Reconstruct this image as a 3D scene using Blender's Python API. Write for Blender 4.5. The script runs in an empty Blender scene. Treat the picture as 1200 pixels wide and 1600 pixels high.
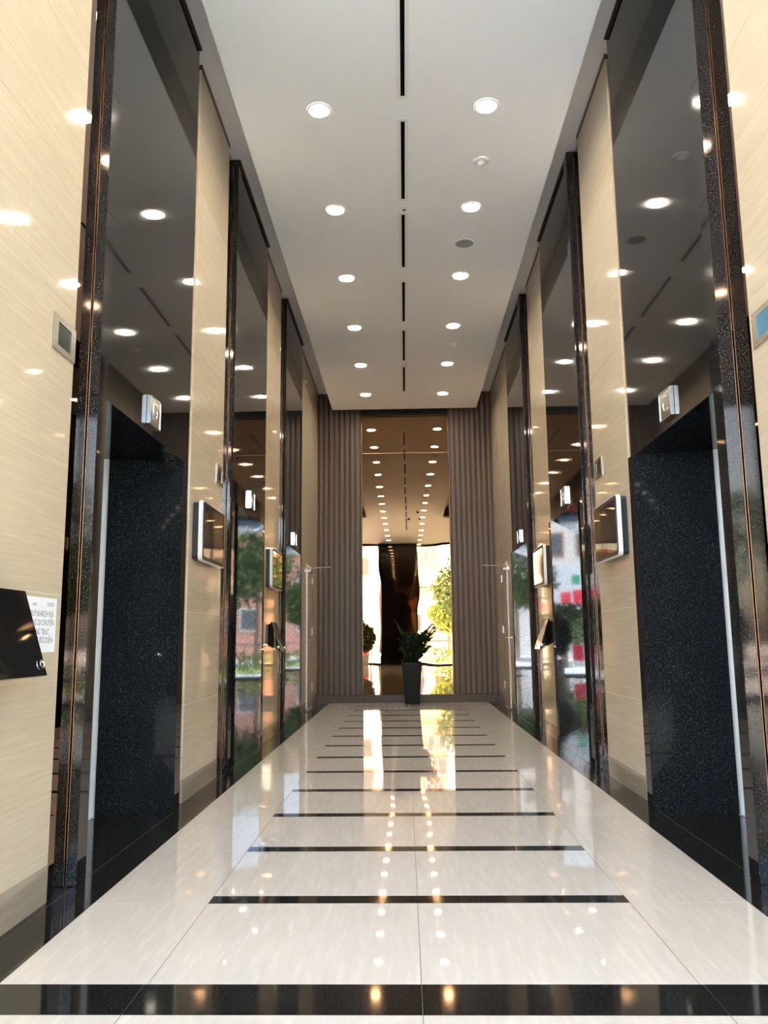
import bpy, bmesh, math, random
from mathutils import Vector, Matrix
random.seed(7)
SC = bpy.context.scene
COL = SC.collection

# ------------------------------------------------------------------ camera
CAM_X, CAM_Z, F_PX = -0.037, 1.1, 1266.1
cam_d = bpy.data.cameras.new('camera')
cam = bpy.data.objects.new('camera', cam_d)
COL.objects.link(cam)
r = Vector((0.9996149, 0.0259096, -0.0099408))
u = Vector((0.0138321, -0.1546345, 0.9878749))
f = Vector((-0.0240583, 0.9876320, 0.1549333))
m3 = Matrix((r, u, -f)).transposed()
cam.matrix_world = Matrix.Translation((CAM_X, 0, CAM_Z)) @ m3.to_4x4()
cam_d.sensor_fit = 'HORIZONTAL'
cam_d.sensor_width = 36.0
cam_d.lens = F_PX / 1200 * 36.0
cam_d.clip_start = 0.02
cam_d.clip_end = 500
SC.camera = cam

# ------------------------------------------------------------------ world, sun, exposure
W = bpy.data.worlds.new('sky')
SC.world = W
W.use_nodes = True
nt = W.node_tree
bg = nt.nodes['Background']
sky = nt.nodes.new('ShaderNodeTexSky')
sky.sky_type = 'NISHITA'
sky.sun_disc = False
sky.sun_elevation = math.radians(52)
sky.sun_rotation = math.radians(20)
sky.dust_density = 3.0
sky.air_density = 1.0
nt.links.new(sky.outputs[0], bg.inputs[0])
bg.inputs[1].default_value = 1.3
sun_d = bpy.data.lights.new('sun', 'SUN')
sun_d.energy = 30.0
sun_d.angle = math.radians(1.0)
sun_d.color = (0.90, 0.95, 1.0)
sun = bpy.data.objects.new('sun', sun_d)
sun.rotation_euler = Vector((-0.5, -0.22, -0.85)).to_track_quat('-Z', 'Y').to_euler()
COL.objects.link(sun)
SC.view_settings.view_transform = 'Standard'
SC.view_settings.look = 'None'
SC.view_settings.exposure = 2.4
SC.view_settings.gamma = 1.0
SC.view_settings.use_curve_mapping = False
SC.cycles.max_bounces = 14
SC.cycles.glossy_bounces = 10
SC.cycles.diffuse_bounces = 5
SC.cycles.transparent_max_bounces = 12
SC.cycles.sample_clamp_indirect = 10.0
SC.cycles.caustics_reflective = True
SC.cycles.use_denoising = True
LAMP_GLOW = 52.0

# ------------------------------------------------------------------ materials
MATS = {}
def new_mat(name):
    m = bpy.data.materials.new(name)
    m.use_nodes = True
    MATS[name] = m
    return m, m.node_tree, m.node_tree.nodes['Principled BSDF']

def plain(name, col, rough=0.5, metal=0.0, emit=None, estr=0.0, spec=None):
    m, t, b = new_mat(name)
    b.inputs['Base Color'].default_value = (*col, 1)
    b.inputs['Roughness'].default_value = rough
    b.inputs['Metallic'].default_value = metal
    if spec is not None:
        b.inputs['Specular IOR Level'].default_value = spec
    if emit:
        b.inputs['Emission Color'].default_value = (*emit, 1)
        b.inputs['Emission Strength'].default_value = estr
    return m

def coords(t, scale=(1, 1, 1), rot=(0, 0, 0)):
    g = t.nodes.new('ShaderNodeNewGeometry')
    mp = t.nodes.new('ShaderNodeMapping')
    mp.inputs['Scale'].default_value = scale
    mp.inputs['Rotation'].default_value = rot
    t.links.new(g.outputs['Position'], mp.inputs['Vector'])
    return mp.outputs[0]

def noise(t, vec, scale, detail=3, rough=0.5):
    n = t.nodes.new('ShaderNodeTexNoise')
    n.inputs['Scale'].default_value = scale
    n.inputs['Detail'].default_value = detail
    n.inputs['Roughness'].default_value = rough
    t.links.new(vec, n.inputs['Vector'])
    return n.outputs['Fac']

def ramp(t, fac, stops):
    n = t.nodes.new('ShaderNodeValToRGB')
    e = n.color_ramp.elements
    e[0].position, e[0].color = stops[0][0], (*stops[0][1], 1)
    e[1].position, e[1].color = stops[-1][0], (*stops[-1][1], 1)
    for p, c in stops[1:-1]:
        q = e.new(p)
        q.color = (*c, 1)
    t.links.new(fac, n.inputs[0])
    return n.outputs[0]

def bump(t, b, h, strength, dist):
    n = t.nodes.new('ShaderNodeBump')
    n.inputs['Strength'].default_value = strength
    n.inputs['Distance'].default_value = dist
    t.links.new(h, n.inputs['Height'])
    t.links.new(n.outputs[0], b.inputs['Normal'])

def mix(t, a, bcol, fac, mode='MULTIPLY'):
    n = t.nodes.new('ShaderNodeMix')
    n.data_type = 'RGBA'
    n.blend_type = mode
    n.inputs[0].default_value = fac
    t.links.new(a, n.inputs[6])
    t.links.new(bcol, n.inputs[7])
    return n.outputs[2]

def granite(name, dark, light, amount, rough):
    m, t, b = new_mat(name)
    v = coords(t)
    n1 = noise(t, v, 120, 2, 0.6)
    c1 = ramp(t, n1, [(0.30, dark), (0.62 - amount, dark), (0.72, light)])
    n2 = noise(t, v, 4, 4)
    c2 = ramp(t, n2, [(0.2, (0.7, 0.72, 0.75)), (0.8, (1.1, 1.05, 1.0))])
    t.links.new(mix(t, c1, c2, 0.7), b.inputs['Base Color'])
    b.inputs['Roughness'].default_value = rough
    return m

granite('granite', (0.006, 0.0065, 0.0075), (0.05, 0.053, 0.058), 0.03, 0.035)
granite('granite_reveal', (0.010, 0.012, 0.014), (0.050, 0.057, 0.066), 0.05, 0.03)
granite('granite_jamb', (0.010, 0.0095, 0.010), (0.085, 0.080, 0.082), 0.07, 0.05)
plain('dark_base', (0.055, 0.043, 0.036), 0.35, spec=0.3)
granite('granite_floor', (0.010, 0.010, 0.010), (0.065, 0.065, 0.060), 0.07, 0.06)

def travertine(name, base, dark, rough, rot, sc):
    m, t, b = new_mat(name)
    v = coords(t, sc, rot)
    n = noise(t, v, 1.0, 6, 0.62)
    c = ramp(t, n, [(0.30, dark), (0.52, base), (0.72, tuple(min(1, x * 1.12) for x in base))])
    n2 = noise(t, coords(t), 0.8, 2)
    c2 = ramp(t, n2, [(0.3, (0.94, 0.93, 0.92)), (0.7, (1, 1, 1))])
    t.links.new(mix(t, c, c2, 1.0), b.inputs['Base Color'])
    b.inputs['Roughness'].default_value = rough
    return m

travertine('wall_stone', (0.60, 0.505, 0.375), (0.565, 0.47, 0.34), 0.05, (0.45, 0, 0), (3, 2.5, 60))
travertine('floor_stone', (0.63, 0.595, 0.56), (0.60, 0.565, 0.525), 0.022, (0, 0, 0.45), (34, 4, 3))
travertine('skirting_stone', (0.38, 0.31, 0.235), (0.35, 0.285, 0.21), 0.05, (0.5, 0, 0), (3, 2, 42))
plain('grout_light', (0.80, 0.70, 0.52), 0.6)
plain('grout_dark', (0.22, 0.20, 0.18), 0.7)
plain('plaster', (0.90, 0.91, 0.93), 0.75)
plain('plaster_shaded', (0.80, 0.80, 0.81), 0.8)  # upper ceiling: shade beyond the downlights put into a duller plaster colour
plain('black_trim', (0.012, 0.010, 0.010), 0.3)
plain('bronze_trim', (0.16, 0.10, 0.055), 0.25, 1.0)
plain('copper', (0.50, 0.31, 0.21), 0.3, 1.0)
plain('steel', (0.62, 0.63, 0.65), 0.28, 1.0)
plain('chrome', (0.85, 0.86, 0.88), 0.12, 1.0)
plain('satin_silver', (0.80, 0.80, 0.80), 0.35, 0.25)
plain('brushed_frame', (0.42, 0.41, 0.36), 0.22, 1.0)
plain('door_steel', (0.16, 0.125, 0.10), 0.06, 1.0)
plain('black_gloss', (0.006, 0.006, 0.007), 0.06)
plain('black_plastic', (0.010, 0.010, 0.012), 0.35)
plain('screen_glass', (0.012, 0.012, 0.012), 0.03, 0.0, spec=1.0)
plain('screen_dark', (0.035, 0.045, 0.040), 0.12)
plain('screen_blue', (0.02, 0.08, 0.12), 0.15, 0, (0.10, 0.36, 0.52), 0.09)
plain('paper', (0.80, 0.81, 0.86), 0.8)
plain('ink', (0.12, 0.12, 0.15), 0.8)
plain('white_plastic', (0.82, 0.82, 0.82), 0.4)
plain('grille_grey', (0.33, 0.34, 0.34), 0.6)
plain('lamp_glow', (1, 1, 1), 0.5, 0, (1.0, 0.88, 0.70), LAMP_GLOW)
plain('pot_grey', (0.010, 0.014, 0.016), 0.45, spec=0.2)
plain('void_black', (0.002, 0.002, 0.002), 0.9, spec=0.0)
plain('soil', (0.03, 0.02, 0.012), 0.95)
plain('leaf_dark', (0.008, 0.022, 0.008), 0.35)
plain('stem_green', (0.04, 0.09, 0.03), 0.4)
plain('bark', (0.20, 0.15, 0.10), 0.9)
plain('paving', (0.62, 0.62, 0.62), 0.85)
plain('asphalt', (0.14, 0.14, 0.145), 0.9)
plain('white_wall', (0.48, 0.47, 0.46), 0.85)
plain('brick_wall', (0.30, 0.16, 0.125), 0.9)
plain('yellow_wall', (0.72, 0.56, 0.28), 0.9)
plain('window_dark', (0.05, 0.06, 0.08), 0.15)
plain('red_paint', (0.50, 0.02, 0.045), 0.5)
plain('green_paint', (0.01, 0.25, 0.13), 0.5)
plain('sign_white', (0.46, 0.50, 0.56), 0.5)
plain('roof_tile', (0.50, 0.20, 0.11), 0.9)
plain('rail_metal', (0.05, 0.045, 0.04), 0.5)

def leafy(name, a, bcol):
    m, t, b = new_mat(name)
    n = noise(t, coords(t), 1.6, 4)
    t.links.new(ramp(t, n, [(0.35, a), (0.65, bcol)]), b.inputs['Base Color'])
    b.inputs['Roughness'].default_value = 0.6
leafy('leaf_tree', (0.022, 0.055, 0.015), (0.11, 0.17, 0.035))
leafy('leaf_hedge', (0.10, 0.17, 0.03), (0.30, 0.36, 0.07))
leafy('grass', (0.16, 0.24, 0.05), (0.32, 0.36, 0.10))

def wood(name, a, bcol):
    m, t, b = new_mat(name)
    n = noise(t, coords(t, (40, 40, 1.2)), 1.0, 4, 0.6)
    t.links.new(ramp(t, n, [(0.3, a), (0.7, bcol)]), b.inputs['Base Color'])
    b.inputs['Roughness'].default_value = 0.42
wood('slat_wood', (0.080, 0.050, 0.034), (0.120, 0.079, 0.054))
wood('slat_back', (0.030, 0.020, 0.015), (0.045, 0.030, 0.022))

def mirror(name, col, wav, rough=0.0):
    m, t, b = new_mat(name)
    b.inputs['Base Color'].default_value = (*col, 1)
    b.inputs['Metallic'].default_value = 1.0
    b.inputs['Roughness'].default_value = rough
    if wav:
        n = noise(t, coords(t, (1.0, 1.0, 0.8)), 1.3, 1, 0.4)
        bump(t, b, n, 1.0, wav)
mirror('bronze_mirror', (0.35, 0.215, 0.12), 0.0025)
mirror('bronze_strip', (0.30, 0.19, 0.12), 0.0)

m, t, b = new_mat('clear_glass')
t.nodes.remove(b)
tr = t.nodes.new('ShaderNodeBsdfTransparent')
tr.inputs[0].default_value = (0.94, 0.97, 0.95, 1)
gl = t.nodes.new('ShaderNodeBsdfGlossy')
gl.inputs['Roughness'].default_value = 0.0
fr = t.nodes.new('ShaderNodeFresnel')
fr.inputs[0].default_value = 1.45
mx = t.nodes.new('ShaderNodeMixShader')
t.links.new(fr.outputs[0], mx.inputs[0])
t.links.new(tr.outputs[0], mx.inputs[1])
t.links.new(gl.outputs[0], mx.inputs[2])
t.links.new(mx.outputs[0], t.nodes['Material Output'].inputs[0])

# ------------------------------------------------------------------ mesh helpers
class MB:
    """collects shapes, builds them as ONE mesh object"""
    def __init__(self):
        self.bm = bmesh.new()
    def box(self, x0, x1, y0, y1, z0, z1, bev=0.0, seg=1):
        x0, x1 = sorted((x0, x1)); y0, y1 = sorted((y0, y1)); z0, z1 = sorted((z0, z1))
        vs = [self.bm.verts.new(p) for p in ((x0, y0, z0), (x1, y0, z0), (x1, y1, z0), (x0, y1, z0),
                                             (x0, y0, z1), (x1, y0, z1), (x1, y1, z1), (x0, y1, z1))]
        fs = [self.bm.faces.new([vs[i] for i in q]) for q in
              ((3, 2, 1, 0), (4, 5, 6, 7), (0, 1, 5, 4), (1, 2, 6, 5), (2, 3, 7, 6), (3, 0, 4, 7))]
        if bev > 0:
            es = list({e for f_ in fs for e in f_.edges})
            bmesh.ops.bevel(self.bm, geom=es, offset=bev, segments=seg, affect='EDGES')
        return self
    def prism(self, pts, z0, z1):
        a = [self.bm.verts.new((x, y, z0)) for x, y in pts]
        c = [self.bm.verts.new((x, y, z1)) for x, y in pts]
        self.bm.faces.new(a[::-1]); self.bm.faces.new(c)
        n = len(pts)
        for i in range(n):
            j = (i + 1) % n
            self.bm.faces.new((a[i], a[j], c[j], c[i]))
        return self
    def loft(self, rings, cap=True, closed=True):
        vr = [[self.bm.verts.new(p) for p in ring] for ring in rings]
        for q in range(len(vr) - 1):
            n = len(vr[q])
            for i in range(n if closed else n - 1):
                j = (i + 1) % n
                self.bm.faces.new((vr[q][i], vr[q][j], vr[q + 1][j], vr[q + 1][i]))
        if cap:
            self.bm.faces.new(vr[0][::-1]); self.bm.faces.new(vr[-1])
        return self
    def lathe(self, prof, cx=0, cy=0, n=24, cap=True):
        return self.loft([[(cx + rr * math.cos(2 * math.pi * k / n), cy + rr * math.sin(2 * math.pi * k / n), z)
                           for k in range(n)] for rr, z in prof], cap)
    def tube(self, pts, rad, n=8):
        pts = [Vector(p) for p in pts]
        rads = rad if isinstance(rad, (list, tuple)) else [rad] * len(pts)
        rings = []
        for i, p in enumerate(pts):
            d = (pts[min(i + 1, len(pts) - 1)] - pts[max(i - 1, 0)]).normalized()
            a = d.orthogonal().normalized() if abs(d.z) > 0.99 else d.cross(Vector((0, 0, 1))).normalized()
            c = d.cross(a)
            rings.append([tuple(p + rads[i] * (a * math.cos(2 * math.pi * k / n) + c * math.sin(2 * math.pi * k / n))) for k in range(n)])
        return self.loft(rings)
    def face(self, *pts):
        self.bm.faces.new([self.bm.verts.new(p) for p in pts])
        return self
    def build(self, name, mat, parent=None, smooth=False, recalc=True):
        if recalc:
            bmesh.ops.recalc_face_normals(self.bm, faces=self.bm.faces)
        me = bpy.data.meshes.new(name)
        self.bm.to_mesh(me)
        self.bm.free()
        me.materials.append(MATS[mat])
        if smooth:
            for p in me.polygons:
                p.use_smooth = True
            me.set_sharp_from_angle(angle=math.radians(35))
        o = bpy.data.objects.new(name, me)
        COL.objects.link(o)
        if parent:
            o.parent = parent
        return o

def bx(name, mat, parent, *a, **k):
    return MB().box(*a, **k).build(name, mat, parent)

def tag(o, label=None, cat=None, group=None, kind=None):
    if label: o['label'] = label
    if cat: o['category'] = cat
    if group: o['group'] = group
    if kind: o['kind'] = kind
    return o

def thing(name, label, cat, loc=(0, 0, 0), group=None):
    o = bpy.data.objects.new(name, None)
    COL.objects.link(o)
    o.location = loc
    o.empty_display_size = 0.1
    return tag(o, label, cat, group)

KIDS = {}
def copy_tree(o, parent=None):
    c = o.copy()
    COL.objects.link(c)
    if parent: c.parent = parent
    for ch in list(o.children):
        copy_tree(ch, c)
    return c

def struct(o):
    o['kind'] = 'structure'
    return o

def text(name, body, size, mat, parent, loc, right, up, depth=0.0005, align='LEFT', sx=1.0):
    cu = bpy.data.curves.new(name, 'FONT')
    cu.body = body
    cu.size = size
    cu.extrude = depth
    cu.align_x = align
    cu.align_y = 'CENTER'
    cu.resolution_u = 3
    cu.materials.append(MATS[mat])
    o = bpy.data.objects.new(name, cu)
    COL.objects.link(o)
    rt, up_ = Vector(right), Vector(up)
    nn = rt.cross(up_)
    M = Matrix((rt * sx, up_, nn)).transposed().to_4x4()
    M.translation = Vector(loc)
    bpy.context.view_layer.update()
    me = bpy.data.meshes.new_from_object(o.evaluated_get(bpy.context.evaluated_depsgraph_get()))
    bpy.data.objects.remove(o)
    o = bpy.data.objects.new(name, me)
    COL.objects.link(o)
    if parent: o.parent = parent
    o.matrix_local = M
    return o

# ------------------------------------------------------------------ dimensions
XW = 1.59          # face of the wall stone
XH = 1.555         # face of the lift surrounds
ZTOP = 5.58        # top of stone and surrounds
ZUP = 5.62         # upper ceiling
ZR = 5.24          # dropped ceiling panel
YE = 14.62         # end wall
PITCH = 3.168
Y0 = 3.867         # first surround starts here
PW = 1.703         # width of a surround
YB = 1.5          # lobby walls end here, hall begins
YG = -6.5          # glazed front of the hall

# ------------------------------------------------------------------ floor
floor = struct(bx('floor', 'grout_dark', None, -7, 7, YG, YE + 0.3, -0.12, -0.002))
def slab(name, mat, x0, x1, y0, y1, g=0.0018):
    return bx(name, mat, floor, x0 + g, x1 - g, y0 + g, y1 - g, -0.0018, 0.0)
SX, LX, JX = 0.888, 1.38, 1.56
DY = 0.8467
Yf = [3.63 + DY * k for k in range(13)]
for s in (-1, 1):
    for y0, y1 in [(2.817, 3.63)] + [(Yf[k], min(Yf[k] + DY, 14.5)) for k in range(13)]:
        if y1 - y0 < 0.02: continue
        slab('floor_tile', 'floor_stone', *sorted((s * SX, s * LX)), y0, y1)
        slab('black_tile', 'granite_floor', *sorted((s * LX, s * JX)), y0, y1)
        slab('black_tile', 'granite_floor', *sorted((s * JX, s * 2.15)), y0, y1)
for k in range(-1, 13):
    y0 = 2.817 if k < 0 else Yf[k] + 0.1
    y1 = Yf[k + 1] if k + 1 < 13 else 14.5
    for s in (-1, 1):
        slab('floor_tile', 'floor_stone', *sorted((0, s * SX)), y0, y1)
    if k >= 0:
        slab('black_strip', 'granite_floor', -SX, SX, Yf[k], Yf[k] + 0.1, 0.0009)
for x0, x1 in ((-1.6, -0.9), (-0.9, 0), (0, 0.9), (0.9, 1.6)):
    slab('black_band', 'granite_floor', x0, x1, 2.60, 2.817, 0.0009)
for r_ in range(4):
    y1 = 2.60 - r_ * DY
    for x0, x1 in ((-1.6, -0.9), (-0.9, 0), (0, 0.9), (0.9, 1.6)):
        slab('floor_tile', 'floor_stone', x0, x1, y1 - DY, y1)
yy = 2.60 - 4 * DY
for iy in range(4):
    a = yy - (iy + 1) * (yy - YG) / 4
    c = yy - iy * (yy - YG) / 4
    for ix in range(8):
        slab('floor_tile', 'floor_stone', -7 + ix * 1.75, -7 + (ix + 1) * 1.75, a, c)
bx('black_strip', 'granite_floor', floor, -1.6, 1.6, 14.5, 14.6, -0.0018, 0.0)

# ------------------------------------------------------------------ walls of the lobby
piers = [(YB, Y0 - 0.222), (Y0 + PW + 0.2, Y0 + PITCH - 0.222),
         (Y0 + PITCH + PW + 0.2, Y0 + 2 * PITCH - 0.222), (Y0 + 2 * PITCH + PW + 0.2, YE)]
ROWS = [0.155, 0.66, 1.31, 1.98, 2.65, 3.28, 3.93, 4.58, 5.08, ZTOP]
for s, side in ((-1, 'left'), (1, 'right')):
    mb = MB()
    for a, c in piers:
        mb.box(s * (XW + 0.0015), s * 2.15, a + 0.004, c - 0.004, 0, ZUP)
    mb.box(s * 2.152, s * 2.30, YB + 0.2, YE, 0, ZUP)  # unseen outer box, added behind the doors to stop light leaks
    for k in range(3):                                      # closes each shaft above the door head
        yk = Y0 + k * PITCH
        mb.box(s * 1.66, s * 2.15, yk - 0.21, yk + PW + 0.19, 2.62, ZUP)
    wall = struct(mb.build('wall_' + side, 'grout_light', None))
    for pi, (a, c) in enumerate(piers):
        for ri in range(len(ROWS) - 1):
            z0, z1 = ROWS[ri], ROWS[ri + 1]
            cuts = [a, c]
            if pi == 0:
                cuts = [a, 1.85, c] if ri != 4 else [a, 1.85, 3.02, 3.13, c]
            if pi == 3:
                cuts = [a, 12.86, 13.64, c]
            for q in range(len(cuts) - 1):
                if pi == 3 and q == 1 and z1 < 2.0:
                    continue
                zz0 = z0
                if pi == 3 and q == 1 and z0 < 2.29:
                    zz0 = 2.29
                    if z1 < 2.4: continue
                bx('stone_panel', 'wall_stone', wall, s * XW, s * (XW + 0.014), cuts[q] + 0.0012, cuts[q + 1] - 0.0012,
                   zz0 + 0.0012, z1 - 0.0012)
    mb = MB()
    for pi, (a, c) in enumerate(piers):
        if pi < 3:
            mb.box(s * (XW - 0.002), s * (XW + 0.014), a, c, 0.0, 0.154)
        else:
            mb.box(s * (XW - 0.002), s * (XW + 0.014), a, 12.86, 0.0, 0.154)
            mb.box(s * (XW - 0.002), s * (XW + 0.014), 13.64, c, 0.0, 0.154)
    struct(mb.build('baseboard_' + side, 'skirting_stone', None))
    mb = MB()
    for a, c in piers:
        mb.box(s * (XW - 0.006), s * (XW + 0.03), a, c, ZTOP, ZUP)
    struct(mb.build('trim_%d' % (1 if s < 0 else 2), 'bronze_trim', None))

# ------------------------------------------------------------------ ceiling
ceil = struct(bx('ceiling', 'plaster_shaded', None, -7.2, 7.2, YG - 0.3, YE + 0.3, ZUP, ZUP + 0.4))
bx('dropped_panel', 'plaster', ceil, -1.31, 1.31, YB, 14.30, ZR, ZR + 0.06)
bx('dropped_panel', 'plaster', ceil, -7, 7, YG, YB - 0.002, ZR, ZR + 0.06)
for s in (-1, 1):
    bx('edge_upstand', 'plaster', ceil, s * 1.26, s * 1.30, YB, 14.29, ZR + 0.061, ZUP - 0.001)

# ------------------------------------------------------------------ end wall
endw = struct(bx('wall_end', 'slat_back', None, -2.3, 2.3, YE, YE + 0.25, 0, ZUP))
bx('backing', 'slat_back', endw, -1.588, -0.80, 14.575, YE, 0.0, ZUP)
bx('backing', 'slat_back', endw, 0.805, 1.588, 14.575, YE, 0.0, ZUP)
N = 8
for x0, x1 in ((-1.582, -0.815), (0.82, 1.582)):
    w = (x1 - x0) / N
    for k in range(N):
        a = x0 + k * w
        d = 0.055 if k % 2 == 0 else 0.035
        MB().box(a + 0.012, a + w - 0.018, 14.575 - d, 14.577, 0.131, ZUP - 0.002, bev=0.006).build('slat', 'slat_wood', endw)
mb = MB().box(-1.586, -0.80, 14.515, 14.575, 0.0, 0.13).box(0.805, 1.586, 14.515, 14.575, 0.0, 0.13)
struct(mb.build('baseboard_end', 'dark_base', None))

mir = thing('wall_mirror', 'tall bronze-tinted mirror panel in the middle of the slatted end wall', 'mirror', (0, 14.58, 0))
def mpane(z0, z1):
    n = 2
    MB().box(-0.785, 0.79, -0.006, 0.0, z0, z1).build('mirror_pane', 'bronze_mirror', mir)
mpane(0.135, 4.478)
mpane(4.484, 5.19)
MB().box(-0.785, 0.79, -0.007, 0.001, 4.4785, 4.4835).build('joint_strip', 'copper', mir)
MB().box(-0.79, 0.795, -0.045, 0.0, 0.0, 0.128, bev=0.002).build('kick_board', 'dark_base', mir)
MB().box(-0.79, 0.795, -0.03, 0.0, 5.195, ZUP - 0.01).build('head_board', 'black_trim', mir)
for x in (-0.797, 0.793):
    MB().box(x, x + 0.010, -0.045, 0.0, 0.13, 5.6).build('edge_trim', 'bronze_trim', mir)

# ------------------------------------------------------------------ lift surrounds
def make_portal(s):
    bi = 1.55 if s < 0 else 1.53
    dd = 0.2155 if s < 0 else 0.226
    root = thing('lift_portal', 'x', 'lift', (s * 1.8, Y0 + PW / 2, 0))
    ox, oy = -s * 1.8, -(Y0 + PW / 2)
    def B(name, mat, x0, x1, y0, y1, z0, z1, bev=0.0, parent=root):
        return MB().box(s * x0 + ox, s * x1 + ox, y0 + oy, y1 + oy, z0, z1, bev=bev).build(name, mat, parent)
    def P(name, mat, pts, z0, z1, parent=root):
        return MB().prism([(s * x + ox, y + oy) for x, y in pts], z0, z1).build(name, mat, parent)
    ya, yb = Y0, Y0 + PW
    JZ = [0.001, 2.325, 3.31, 3.99, ZTOP]
    for q in range(4):
        B('jamb_block', 'granite_jamb', bi, 1.597, ya, ya + 0.113, JZ[q] + 0.001, JZ[q + 1], 0.0015)
    B('jamb_block', 'granite', bi + 0.003, 1.597, yb - 0.12, yb, 0.002, 2.329, 0.0015)
    P('side_panel', 'granite_reveal', [(bi + 0.003, yb - 0.120), (2.04, yb - dd), (2.10, yb - dd), (2.10, yb - 0.05), (1.60, yb - 0.05), (1.60, yb - 0.121)], 0.002, 2.329)
    P('side_panel', 'granite_reveal', [(1.60, ya + 0.112), (2.04, ya + 0.19), (2.10, ya + 0.19), (2.10, ya + 0.05), (1.60, ya + 0.05)], 0.002, 2.329)
    B('soffit', 'granite', 1.60, 2.148, ya + 0.02, yb - 0.02, 2.331, 2.60)
    B('header_panel', 'granite', XH, 1.60, ya + 0.114, yb, 2.33, 4.70)
    B('header_panel', 'granite', XH, 1.60, ya + 0.114, yb, 4.703, ZTOP)
    B('cap', 'black_trim', XH - 0.02, 1.62, ya, yb, ZTOP + 0.001, ZTOP + 0.018)
    B('copper_trim', 'copper', 1.5972, 1.5992, ya - 0.0008, ya + 0.003, 0.0, ZTOP)
    B('copper_trim', 'copper', 1.556, 1.604, yb + 0.0005, yb + 0.004, 0.0, ZTOP)
    for y0, y1 in ((ya - 0.221, ya - 0.004), (yb + 0.005, yb + 0.199)):
        B('mirror_strip', 'bronze_strip', 1.604, 1.612, y0, y1, 0.112, ZTOP)
        B('base_block', 'granite_floor', 1.603, 1.612, y0, y1, 0.001, 0.111)
        B('strip_backing', 'black_trim', 1.613, 1.66, y0, y1, 0.002, ZTOP)
    B('steel_frame', 'satin_silver', 2.035, 2.068, yb - dd - 0.030, yb - dd - 0.001, 0.001, 2.328, 0.001)
    B('steel_frame', 'satin_silver', 2.035, 2.068, ya + 0.191, ya + 0.22, 0.001, 2.328, 0.001)
    ym = (ya + yb) / 2
    B('lift_door', 'door_steel', 2.069, 2.10, ya + 0.192, ym - 0.002, 0.006, 2.328, 0.001)
    B('lift_door', 'door_steel', 2.069, 2.10, ym + 0.002, yb - dd - 0.002, 0.006, 2.328, 0.001)
    B('threshold', 'steel', 2.02, 2.10, ya + 0.22, yb - 0.246, 0.0005, 0.004)
    return root
ORD = ['nearest', 'middle', 'farthest']
for s, side in ((-1, 'left'), (1, 'right')):
    base = make_portal(s)
    for k in range(3):
        o = base if k == 0 else copy_tree(base)
        o.location = (s * 1.8, Y0 + PW / 2 + k * PITCH, 0)
        tag(o, '%s black granite lift surround in the %s wall, tall polished header over a dark doorway' % (ORD[k], side),
            'lift', 'black granite lift surrounds')

# ------------------------------------------------------------------ lift lanterns (letter plates over the doors)
def make_lantern(s, ch):
    root = thing('lift_lantern', 'x', 'sign', (s * (XH - 0.001), 0, 0))
    w, h = 0.10, 0.0875
    MB().box(0, -s * 0.020, -w, w, -h, h, bev=0.001).build('body', 'chrome', root)
    MB().box(-s * 0.0202, -s * 0.0225, -w + 0.006, w - 0.006, -h + 0.006, h - 0.006).build('face_plate', 'brushed_frame', root)
    # raised rim
    rim = MB()
    for (a, c, d, e) in ((-w, w, h - 0.007, h), (-w, w, -h, -h + 0.007), (-w, -w + 0.007, -h, h), (w - 0.007, w, -h, h)):
        rim.box(-s * 0.020, -s * 0.026, a, c, d, e)
    rim.build('rim', 'chrome', root)
    tx = text('letter', ch, 0.150, 'chrome', root, (-s * 0.024, 0, -0.004), (0, -s, 0), (0, 0, 1), 0.002, 'CENTER')
    return root
for s, chs, side in ((-1, 'DEF', 'left'), (1, 'CBA', 'right')):
    for k in range(3):
        o = make_lantern(s, chs[k])
        o.location = (s * (XH - 0.001), 4.725 + PITCH * k, 2.467)
        tag(o, '%s small chrome letter plate above the lift doorway in the %s wall' % (ORD[k], side), 'sign', 'letter plates over the lifts')

# ------------------------------------------------------------------ wall screens
def make_screen(s):
    root = thing('wall_screen', 'x', 'screen')
    def rr(d0, d1, w, h, rad, n=5):
        rings = []
        for d in (d0, d1):
            ring = []
            for cx, cz, a0 in ((w - rad, h - rad, 0), (-w + rad, h - rad, 90), (-w + rad, -h + rad, 180), (w - rad, -h + rad, 270)):
                for i in range(n + 1):
                    a = math.radians(a0 + 90 * i / n)
                    ring.append((-s * d, cx + rad * math.cos(a), cz + rad * math.sin(a)))
            rings.append(ring)
        return MB().loft(rings)
    rr(0.001, 0.047, 0.345, 0.215, 0.03).build('housing', 'black_plastic', root)
    rr(0.047, 0.078, 0.36, 0.225, 0.035).build('silver_frame', 'satin_silver', root, smooth=True)
    rr(0.0782, 0.080, 0.352, 0.217, 0.03).build('bezel', 'black_plastic', root)
    rr(0.0802, 0.082, 0.330, 0.190, 0.006).build('display', 'screen_glass', root)
    return root
for s, side in ((-1, 'left'), (1, 'right')):
    base = make_screen(s)
    for k, y in ((0, 6.21), (1, 6.21 + PITCH)):
        o = base if k == 0 else copy_tree(base)
        o.location = (s * (XW - 0.001), y, 1.905)
        tag(o, '%s black wall display with silver edge on the beige pier of the %s wall' % (('nearer', 'farther')[k], side),
            'screen', 'wall displays between the lifts')

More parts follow.
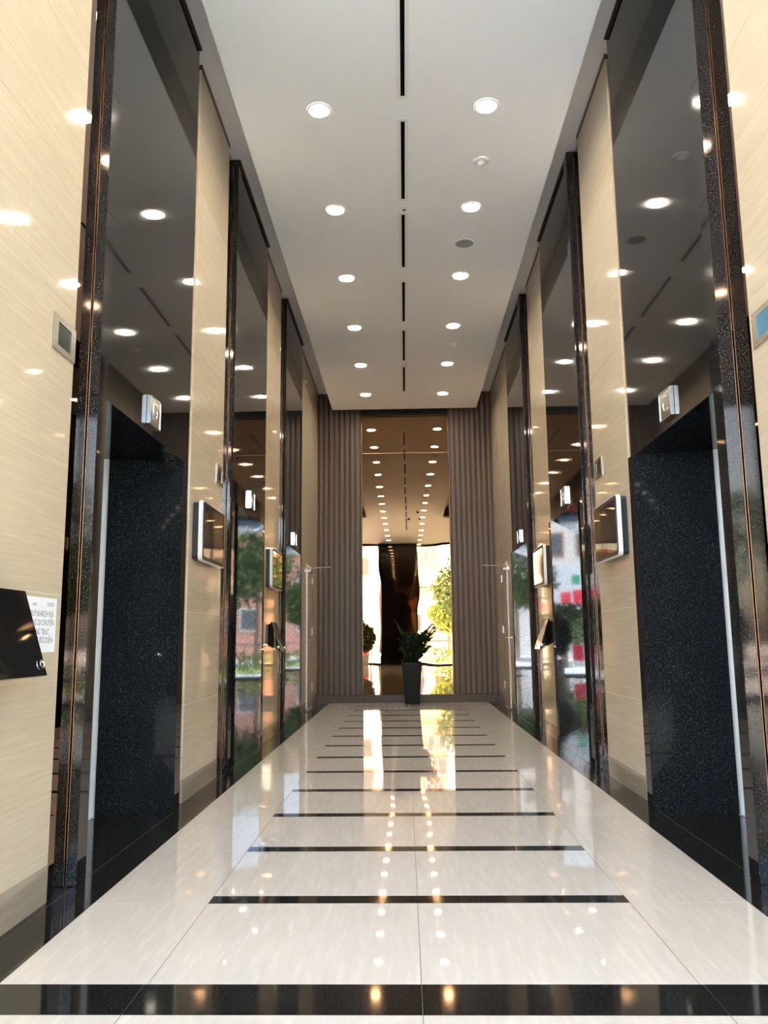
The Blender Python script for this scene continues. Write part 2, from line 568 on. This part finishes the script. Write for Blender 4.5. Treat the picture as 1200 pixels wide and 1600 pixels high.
# ------------------------------------------------------------------ floor indicator plates
def plate(s, y, label, scr):
    root = thing('indicator_plate', label, 'indicator', (s * (XW - 0.001), y, 2.482), 'indicator plates beside the lifts')
    w, h = 0.12, 0.082
    mb = MB()
    for (a, c, d, e) in ((-w, w, h - 0.028, h), (-w, w, -h, -h + 0.028), (-w, -w + 0.05, -h + 0.028, h - 0.028), (w - 0.05, w, -h + 0.028, h - 0.028)):
        mb.box(0, -s * 0.006, a, c, d, e)
    mb.build('frame', 'brushed_frame', root)
    MB().box(0, -s * 0.003, -w + 0.05, w - 0.05, -h + 0.028, h - 0.028).build('display', scr, root)
    return root
plate(-1, 3.522, 'brushed metal indicator plate on the nearest pier of the left wall', 'screen_dark')
plate(1, 3.49, 'metal indicator plate with a lit blue screen at the right edge of the photo', 'screen_blue')
plate(-1, 6.69, 'dark indicator plate on the left wall above the nearer display', 'screen_dark')
plate(1, 6.64, 'dark indicator plate on the right wall above the nearer display', 'screen_dark')

# ------------------------------------------------------------------ tilted call panels
def call_panel(s, y0, y1, label):
    ym, w = (y0 + y1) / 2, (y1 - y0) / 2
    root = thing('call_panel', label, 'touch panel', (s * (XW - 0.001), ym, 0), 'tilted call panels')
    def pr(name, mat, prof, a, c):
        return MB().loft([[(-s * x, a, z) for x, z in prof], [(-s * x, c, z) for x, z in prof]]).build(name, mat, root)
    pr('wedge', 'black_gloss', [(0.0, 1.27), (0.055, 1.285), (0.150, 0.985), (0.0, 1.06)], -w + 0.01, w - 0.01)
    pr('touch_face', 'black_gloss', [(0.050, 1.297), (0.066, 1.300), (0.170, 0.975), (0.154, 0.970)], -w, w)
    pr('screen', 'screen_glass', [(0.0665, 1.285), (0.068, 1.2855), (0.166, 0.995), (0.1645, 0.994)], -w + 0.02, w - 0.02)
    for e in (-1, 1):
        pr('chrome_edge', 'chrome', [(0.0, 1.05), (0.0, 1.06), (0.150, 0.982), (0.150, 0.974)], e * (w - 0.002) - 0.004, e * (w - 0.002) + 0.004)
    k = MB().lathe([(0.018, 0), (0.018, 0.004), (0.011, 0.006), (0.010, 0.003)], 0, 0, 20).build('key_lock', 'chrome', root, smooth=True)
    k.matrix_local = Matrix.Translation((-s * 0.134, -w + 0.002, 1.022)) @ Matrix.Rotation(math.radians(90), 4, 'X')
    k2 = k.copy(); COL.objects.link(k2); k2.parent = root
    d = Vector((s * -0.95, 0, 0.30)).normalized()
    k2.matrix_local = Matrix.Translation((-s * 0.163, w - 0.035, 1.018)) @ d.to_track_quat('Z', 'Y').to_matrix().to_4x4()
    return root
call_panel(-1, 2.72, 3.15, 'glossy black tilted call panel at the left edge of the photo, beside the paper notice')
call_panel(-1, 9.08, 9.42, 'small black tilted call panel under the farther display of the left wall')
call_panel(1, 8.95, 9.30, 'small black tilted call panel under the farther display of the right wall')

# ------------------------------------------------------------------ paper notice
nt_ = thing('paper_notice', 'white paper notice with printed lines taped to the beige left wall', 'notice', (-(XW - 0.0015), 3.452, 1.178))
MB().box(0, 0.0008, -0.160, 0.142, -0.120, 0.113).build('sheet', 'paper', nt_)
lines = [('QUÝ KHÁCH VUI', 0.042), ('LÒNG DI CHUYỂN', 0.005), ('SANG TRỤC', -0.034), ('THANG ĐỐI DIỆN', -0.069)]
for body, z in lines:
    text('printed_line', body, 0.036, 'ink', nt_, (0.0012, -0.006, z), (0, 1, 0), (0, 0, 1), 0.0001, 'CENTER', 0.82)
text('printed_line', 'ᴗᴗᴗ' if False else 'amb', 0.022, 'ink', nt_, (0.0012, -0.075, 0.083), (0, 1, 0), (0, 0, 1), 0.0001, 'CENTER')
for z in (0.088, 0.079):
    MB().box(0.0008, 0.0012, 0.045, 0.115, z, z + 0.0025).build('printed_rule', 'ink', nt_)

# ------------------------------------------------------------------ service doors near the end wall
for s, n in ((-1, 1), (1, 2)):
    d = struct(MB().box(s * (XW + 0.001), s * (XW + 0.012), 12.88, 13.62, 0.01, 2.27).build('door_%d' % n, 'wall_stone'))
    ox = s * XW
    def D(name, mat, *a, bev=0.0):
        return MB().box(*a, bev=bev).build(name, mat, d)
    D('edge_strip', 'satin_silver', ox, ox - s * 0.012, 12.868, 12.884, 0.03, 2.30)
    D('seam', 'black_trim', ox + s * 0.0004, ox - s * 0.0005, 13.622, 13.630, 0.01, 2.27)
    mb = MB().tube([(ox, 12.93, 1.10), (ox - s * 0.055, 12.93, 1.10)], 0.009).tube([(ox - s * 0.05, 12.925, 1.10), (ox - s * 0.05, 13.05, 1.10)], 0.008)
    mb.build('lever_handle', 'chrome', d, smooth=True)
    MB().lathe([(0.024, 0), (0.024, 0.006)], 0, 0, 16).build('rose', 'chrome', d).matrix_local = Matrix.Translation((ox, 12.93, 1.10)) @ Matrix.Rotation(-s * math.pi / 2, 4, 'Y')
    D('cylinder_lock', 'chrome', ox, ox - s * 0.014, 12.915, 12.945, 1.00, 1.03, bev=0.004)
    for z in (2.02, 1.18, 0.28):
        D('hinge', 'steel', ox, ox - s * 0.012, 13.615, 13.645, z, z + 0.12, bev=0.003)
    D('door_closer', 'steel', ox, ox - s * 0.055, 12.97, 13.20, 2.17, 2.225, bev=0.008)
    MB().tube([(ox - s * 0.002, 13.06, 2.245), (ox - s * 0.36, 13.10, 2.262)], 0.0065).build('closer_arm', 'chrome', d, smooth=True)

# ------------------------------------------------------------------ ceiling fittings
def make_downlight():
    root = thing('downlight', 'x', 'ceiling light', (0, 0, ZR))
    MB().lathe([(0.098, -0.0005), (0.098, -0.004), (0.080, -0.007), (0.078, -0.0005)], 0, 0, 24, False).build('trim_ring', 'white_plastic', root, smooth=True)
    MB().lathe([(0.079, -0.002), (0.079, -0.0045)], 0, 0, 24).build('lens', 'lamp_glow', root)
    return root
base = make_downlight()
first = True
words = ['nearest', 'second', 'third', 'fourth', 'fifth', 'sixth']
for s, side in ((-1, 'left'), (1, 'right')):
    for k in range(-8, 6):
        y = 5.83 + 1.512 * k
        o = base if first else copy_tree(base)
        first = False
        o.location = (s * 0.66, y, ZR)
        if k >= 0:
            tag(o, 'round lit ceiling downlight in the %s row, %s from the viewer' % (side, words[k]), 'ceiling light', 'lobby downlights')
        else:
            tag(o, 'lit downlight of the %s row seen only in the mirror, %s behind the view' % (side, ['first', 'second', 'third', 'fourth', 'fifth', 'sixth', 'seventh', 'eighth'][-k - 1]), 'ceiling light', 'hall downlights')

segs = [(2.98, 4.17), (4.40, 5.68), (5.99, 7.16), (7.45, 8.59), (8.98, 10.17), (10.49, 11.69), (11.99, 13.22)]
segs += [(1.47, 2.66), (-0.04, 1.15), (-1.55, -0.36)]
wd = ['overhead and unseen', 'nearest', 'second', 'third', 'fourth', 'fifth', 'farthest', 'unseen overhead', 'unseen rear', 'unseen rearmost']
for (a, c), w_ in zip(segs, wd):
    ym = (a + c) / 2; L = (c - a) / 2
    root = thing('slot_diffuser', '%s narrow black air slot along the middle of the white ceiling' % w_, 'air vent', (0, ym, ZR), 'ceiling air slots')
    mb = MB()
    for (x0, x1, y0, y1) in ((-0.045, -0.016, -L - 0.03, L + 0.03), (0.016, 0.045, -L - 0.03, L + 0.03), (-0.016, 0.016, -L - 0.03, -L), (-0.016, 0.016, L, L + 0.03)):
        mb.box(x0, x1, y0, y1, -0.006, -0.0005)
    mb.build('frame', 'white_plastic', root)
    MB().box(-0.016, 0.016, -L, L, -0.003, -0.0005).build('slot', 'void_black', root)
    MB().box(-0.004, -0.002, -L, L, -0.006, -0.003).build('vane', 'black_plastic', root)

def detector(x, y, sc, label):
    root = thing('smoke_detector', label, 'smoke detector', (x, y, ZR), 'smoke detectors')
    MB().lathe([(0.060 * sc, -0.0005), (0.060 * sc, -0.010), (0.050 * sc, -0.016), (0.030 * sc, -0.018)], 0, 0, 24).build('base', 'white_plastic', root, smooth=True)
    MB().lathe([(0.032 * sc, -0.018), (0.034 * sc, -0.030), (0.022 * sc, -0.042), (0.008 * sc, -0.045)], 0, 0, 20).build('sensor_head', 'white_plastic', root, smooth=True)
    MB().lathe([(0.0345 * sc, -0.022), (0.0352 * sc, -0.025), (0.0345 * sc, -0.028)], 0, 0, 20).build('sensor_slot', 'grille_grey', root)
detector(0.685, 6.57, 1.15, 'round white smoke detector on the ceiling beside the nearest right downlight')
detector(0.705, 11.04, 0.9, 'small round white smoke detector far down the right side of the ceiling')
sp_ = thing('ceiling_speaker', 'round grey flat speaker grille on the right side of the ceiling', 'speaker', (0.648, 8.07, ZR))
MB().lathe([(0.105, -0.0005), (0.105, -0.006), (0.095, -0.008), (0.094, -0.0005)], 0, 0, 32, False).build('ring', 'white_plastic', sp_, smooth=True)
MB().lathe([(0.0945, -0.003), (0.0945, -0.005)], 0, 0, 32).build('grille', 'grille_grey', sp_)
for x, y, lb in ((0.01, 7.32, 'small sprinkler head between the second and third ceiling slots'), (0.03, 11.84, 'small sprinkler head between the two farthest ceiling slots')):
    sr = thing('sprinkler', lb, 'sprinkler', (x, y, ZR), 'sprinklers')
    MB().lathe([(0.040, -0.0005), (0.040, -0.004), (0.012, -0.006)], 0, 0, 18).build('escutcheon', 'white_plastic', sr)
    MB().lathe([(0.008, -0.005), (0.006, -0.025), (0.016, -0.027), (0.016, -0.029)], 0, 0, 10).build('head', 'chrome', sr)
for x, y, w_ in ((0.10, 1.2, "left"), (0.55, 1.25, "middle"), (0.45, 2.8, "right")):
    dc = thing('dome_camera', '%s of the dark dome cameras overhead near the hall' % w_, 'camera', (x, y, ZR), 'dome cameras')
    MB().lathe([(0.06, -0.0005), (0.06, -0.02), (0.055, -0.03)], 0, 0, 18).build('base', 'white_plastic', dc)
    MB().lathe([(0.05, -0.03), (0.045, -0.055), (0.03, -0.075), (0.01, -0.083)], 0, 0, 18).build('dome', 'black_gloss', dc, smooth=True)

# ------------------------------------------------------------------ potted plant before the mirror
pp = thing('potted_plant', 'dark leafy plant in a tall tapered charcoal pot before the end mirror', 'plant', (0.070, 14.19, 0))
def square_ring(w, z, rad=0.02, n=3):
    ring = []
    for cx, cy, a0 in ((w - rad, w - rad, 0), (-w + rad, w - rad, 90), (-w + rad, -w + rad, 180), (w - rad, -w + rad, 270)):
        for i in range(n + 1):
            a = math.radians(a0 + 90 * i / n)
            ring.append((cx + rad * math.cos(a), cy + rad * math.sin(a), z))
    return ring
MB().loft([square_ring(0.120, 0.001), square_ring(0.122, 0.012), square_ring(0.172, 0.66), square_ring(0.178, 0.664), square_ring(0.178, 0.695),
           square_ring(0.160, 0.695), square_ring(0.155, 0.62)]).build('pot', 'pot_grey', pp, smooth=True)
MB().loft([square_ring(0.150, 0.621), square_ring(0.150, 0.650)]).build('soil', 'soil', pp)
tips = [(-0.30, -0.04, 1.44), (-0.24, 0.03, 1.33), (-0.17, -0.12, 1.24), (-0.10, 0.06, 1.20), (-0.22, -0.08, 1.10),
        (0.38, -0.02, 1.36), (0.42, 0.02, 1.30), (0.36, -0.10, 1.20), (0.33, 0.06, 1.12), (0.28, -0.06, 1.25),
        (0.14, -0.14, 1.17), (0.03, -0.10, 1.20), (-0.03, 0.10, 1.14), (0.20, 0.10, 1.10), (0.30, -0.15, 0.98), (-0.18, -0.16, 0.97),
        (0.08, -0.20, 1.05), (-0.06, -0.18, 1.08), (0.40, 0.0, 1.14),
        (0.44, -0.03, 1.24), (0.22, 0.05, 1.22), (0.10, 0.02, 1.12), (-0.12, 0.0, 1.05), (-0.20, 0.05, 0.95), (0.30, 0.05, 0.95), (0.0, 0.1, 1.0), (0.15, -0.2, 0.95)]
for i in range(22):
    a_ = random.uniform(0, 2 * math.pi)
    q_ = random.uniform(0.10, 0.30)
    tips.append((0.06 + q_ * math.cos(a_) * 1.15, q_ * math.sin(a_) * 0.8, random.uniform(0.88, 1.20)))
for tx_, ty_, tz_ in tips:
    b0 = Vector((random.uniform(-0.05, 0.05), random.uniform(-0.05, 0.05), 0.64))
    tip = Vector((tx_, ty_, tz_))
    mid = (b0 + tip) / 2 + Vector((-(tip.x - b0.x) * 0.18, -(tip.y - b0.y) * 0.18, 0.06))
    pts = []
    for i in range(13):
        q = i / 12
        pts.append(b0 * (1 - q) ** 2 + mid * 2 * q * (1 - q) + tip * q * q)
    mb = MB().tube(pts, [0.009 * (1 - 0.75 * i / 12) + 0.0015 for i in range(13)], 5)
    st = mb.build('frond', 'stem_green', pp, smooth=True)
    mb = MB()
    for i in range(3, 26):
        q = i / 26
        p = b0 * (1 - q) ** 2 + mid * 2 * q * (1 - q) + tip * q * q
        dr = ((mid - b0) * (1 - q) + (tip - mid) * q).normalized()
        side = dr.cross(Vector((0, 0, 1))).normalized() if abs(dr.z) < 0.99 else Vector((1, 0, 0))
        ang = random.uniform(-0.6, 0.6)
        nrm = side.cross(dr)
        side = side * math.cos(ang) + nrm * math.sin(ang)
        for e in (-1, 1):
            L = 0.100 * (1 - 0.45 * q) * random.uniform(0.85, 1.15)
            d = (side * e * 0.85 + dr * 0.6 + Vector((0, 0, random.uniform(-0.1, 0.2)))).normalized()
            wv = d.cross(nrm).normalized() * L * 0.33
            up = nrm * L * 0.07
            mb.face(tuple(p), tuple(p + d * L * 0.35 + wv), tuple(p + d * L * 0.75 + wv * 0.8 + up), tuple(p + d * L), tuple(p + d * L * 0.75 - wv * 0.8 + up), tuple(p + d * L * 0.35 - wv))
    lf = mb.build('leaflets', 'leaf_dark', st, recalc=False)
    lf['kind'] = 'stuff'

# ------------------------------------------------------------------ entrance hall behind the view
wl = struct(MB().box(-7.15, -7.0, YG, YB + 0.2, 0, ZUP).build('wall_hall_left', 'wall_stone'))
wl = struct(MB().box(7.0, 7.15, YG, YB + 0.2, 0, ZUP).build('wall_hall_right', 'wall_stone'))
for s in (-1, 1):
    struct(MB().box(s * 1.592, s * 7.0, YB - 0.05, YB + 0.1, 0, ZUP).build('wall_hall_back', 'wall_stone'))
pil = thing('entrance_pillar', 'broad black granite pillar between the glass fronts, seen in the mirror', 'pillar', (-0.275, YG + 0.2, 0))
MB().box(-0.795, 0.795, -0.35, 0.35, 0.001, 4.20, bev=0.004).build('shaft', 'granite', pil)
MB().box(-0.795, 0.795, -0.35, 0.35, 4.205, ZR - 0.001, bev=0.004).build('upper_block', 'granite', pil)
for n, (x0, x1) in enumerate(((-6.95, -1.08), (0.53, 6.95))):
    cols = 3
    fr_ = MB()
    w = (x1 - x0) / cols
    for i in range(cols + 1):
        xx = x0 + i * w
        fr_.box(xx - 0.03, xx + 0.03, YG, YG + 0.08, 0.0, ZR - 0.001)
    fr_.box(x0, x1, YG + 0.002, YG + 0.078, 5.14, ZR - 0.001)
    fr_.box(x0, x1, YG + 0.002, YG + 0.078, 0.0, 0.06)
    win = struct(fr_.build('window_%d' % (n + 1), 'black_trim'))
    for i in range(cols):
        xx = x0 + i * w
        MB().face((xx + 0.03, YG + 0.04, 0.06), (xx + w - 0.03, YG + 0.04, 0.06), (xx + w - 0.03, YG + 0.04, 5.14), (xx + 0.03, YG + 0.04, 5.14)).build('pane', 'clear_glass', win, recalc=False)

# ------------------------------------------------------------------ street outside (seen in the mirror and in the polished granite)
struct(bx('ground_outside', 'paving', None, -60, 60, -14, YG, -0.3, -0.004))
struct(bx('road', 'asphalt', None, -60, 60, -22, -14.01, -0.3, -0.03))
tag(bx('lawn', 'grass', None, 0.9, 30, -13.8, -10.0, -0.003, 0.05), 'sunlit green verge outside the entrance', 'grass', kind='stuff')
struct(bx('ground_far', 'paving', None, -60, 60, -90, -22.01, -0.3, 0.0))

def leaf_cloud(mb, c, rad, n, size):
    for _ in range(n):
        d = Vector((random.gauss(0, 1), random.gauss(0, 1), random.gauss(0, 1))).normalized()
        rr_ = random.uniform(0.55, 1.0)
        p = Vector(c) + Vector((d.x * rad[0], d.y * rad[1], d.z * rad[2])) * rr_
        a = Vector((random.gauss(0, 1), random.gauss(0, 1), random.gauss(0, 1))).normalized()
        e = a.orthogonal().normalized()
        s_ = size * random.uniform(0.6, 1.3)
        mb.face(tuple(p - a * s_), tuple(p + e * s_ * 0.5), tuple(p + a * s_), tuple(p - e * s_ * 0.5))
def tree(x, y, h, rad, label, mat='leaf_tree', n=2200, z=0.0):
    t_ = thing('street_tree', label, 'tree', (x, y, z), 'street trees')
    MB().tube([(0, 0, -0.02), (0.05, 0, h * 0.3), (-0.05, 0.05, h * 0.75)], [0.16, 0.12, 0.06], 8).build('trunk', 'bark', t_, smooth=True)
    mb = MB()
    for _ in range(7):
        c = (random.uniform(-0.5, 0.5) * rad, random.uniform(-0.5, 0.5) * rad, h * 0.62 + random.uniform(-0.3, 0.45) * rad)
        leaf_cloud(mb, c, (rad * 0.62, rad * 0.62, rad * 0.5), n // 7, 0.16)
    mb.build('crown', mat, t_, recalc=False)['kind'] = 'stuff'
tree(3.9, -17.5, 6.5, 2.3, 'leafy street tree outside to the right of the pillar')
tree(5.4, -12.2, 3.8, 1.2, 'young dark tree on the green verge outside', n=1800, z=0.10)
tree(9.8, -19.5, 7.5, 2.8, 'broad street tree outside at the far right')
tree(2.6, -24.0, 3.6, 1.5, 'low bright tree across the road', 'leaf_hedge')
tree(-7.5, -20.0, 6.5, 2.4, 'street tree outside at the far left')
tree(-3.3, -13.0, 2.5, 1.25, 'small dark tree by the road in front of the sign', n=1200)
mb = MB()
for i in range(34):
    leaf_cloud(mb, (1.3 + i * 0.22, -9.3 + 0.2 * math.sin(i), 0.35 + 0.12 * math.sin(i * 1.7)), (0.3, 0.4, 0.35), 55, 0.07)
tag(mb.build('hedge', 'leaf_hedge', recalc=False), 'sunlit clipped hedge outside the right glass front', 'hedge', kind='stuff')
ep = thing('entrance_plant', 'bushy green potted plant inside the left glass front', 'plant', (-1.78, -5.5, 0))
MB().loft([square_ring(0.15, 0.001), square_ring(0.20, 0.5), square_ring(0.17, 0.5), square_ring(0.16, 0.44)]).build('pot', 'white_plastic', ep)
MB().tube([(0, 0, 0.44), (0.02, 0, 1.1), (0, 0.02, 1.9)], [0.02, 0.015, 0.008], 6).build('stem', 'bark', ep)
mb = MB(); leaf_cloud(mb, (0, 0, 1.15), (0.42, 0.40, 0.6), 1300, 0.08)
mb.build('foliage', 'leaf_tree', ep, recalc=False)['kind'] = 'stuff'

def building(name, label, x0, x1, y0, y1, h, mat, wins, wmat='window_dark', base=None):
    o = thing(name, label, 'building', ((x0 + x1) / 2, y1, 0))
    cx = (x0 + x1) / 2
    MB().box(x0 - cx, x1 - cx, y0 - y1, 0, 0.001, h).build('wall', mat, o)
    MB().box(x0 - cx - 0.15, x1 - cx + 0.15, y0 - y1 - 0.1, 0.15, h + 0.001, h + 0.25).build('parapet', mat, o)
    nx, nz, w, hh, zb = wins
    for i in range(nx):
        for j in range(nz):
            x = (x0 - cx) + (i + 0.5) * (x1 - x0) / nx
            z = zb + j * (h - zb) / nz
            f_ = MB().box(x - w / 2, x + w / 2, -0.02, 0.06, z, z + hh).build('window', 'white_wall' if mat != 'white_wall' else 'brick_wall', o)
            MB().box(x - w / 2 + 0.08, x + w / 2 - 0.08, 0.061, 0.07, z + 0.08, z + hh - 0.08).build('pane', wmat, f_)
    return o
building('shop_house', 'white shop house across the road on the left', -9.5, -2.0, -36, -26.5, 9.5, 'white_wall', (4, 3, 1.2, 1.3, 3.4))
building('apartment_tower', 'distant apartment tower rising behind the trees', -0.2, 4.2, -72, -64, 19, 'brick_wall', (4, 6, 0.7, 1.6, 5))
building('brick_house', 'red brick house across the road on the right', 4.9, 10.5, -38, -29, 7, 'brick_wall', (3, 2, 1.1, 1.3, 1.6))
building('yellow_house', 'low yellow house across the road straight ahead', -1.4, 4.6, -38, -30, 4.6, 'yellow_wall', (4, 1, 0.9, 1.4, 1.5))
rf = tag(MB().loft([[(-1.6, -38, 4.9), (-1.6, -29.6, 4.9), (-1.6, -33.8, 6.2)], [(4.8, -38, 4.9), (4.8, -29.6, 4.9), (4.8, -33.8, 6.2)]]).build('tiled_roof', 'roof_tile'), 'red tiled pitched roof over the yellow house', 'roof')
sg = thing('shop_sign', 'white roadside hoarding with green and red lettering, seen in the granite', 'sign', (-4.3, -24.0, 0))
MB().box(-2.3, 2.3, -0.05, 0.05, 1.9, 4.7).build('board', 'sign_white', sg)
for x in (-2.0, 2.0):
    MB().box(x - 0.06, x + 0.06, -0.15, -0.05, 0.001, 4.6).build('post', 'rail_metal', sg)
for k in range(4):
    MB().box(-0.9 + k * 0.55, -0.50 + k * 0.55, 0.051, 0.07, 3.75, 4.2).build('lettering', 'green_paint', sg)
for k in range(5):
    MB().box(-1.5 + k * 0.62, -0.98 + k * 0.62, 0.051, 0.07, 2.75, 3.35 + 0.1 * (k % 2)).build('lettering', 'red_paint', sg)
rb = thing('red_banner', 'upright red banner stand outside on the left', 'banner', (-1.95, -9.2, 0))
MB().box(-0.18, 0.18, -0.02, 0.02, 0.35, 0.85).build('cloth', 'red_paint', rb)
MB().box(-0.20, -0.18, -0.03, 0.03, 0.001, 0.9).box(0.18, 0.20, -0.03, 0.03, 0.001, 0.9).build('frame', 'white_plastic', rb)
rl = thing('roadside_rail', 'dark metal railing along the verge outside', 'railing', (4.0, -14.0, 0))
MB().tube([(-3.2, 0, 0.95), (12, 0, 0.95)], 0.03).tube([(-3.2, 0, 0.5), (12, 0, 0.5)], 0.02).build('rail', 'rail_metal', rl)
for k in range(9):
    MB().tube([(-3.2 + k * 1.9, 0, -0.03), (-3.2 + k * 1.9, 0, 0.95)], 0.03).build('post', 'rail_metal', rl)
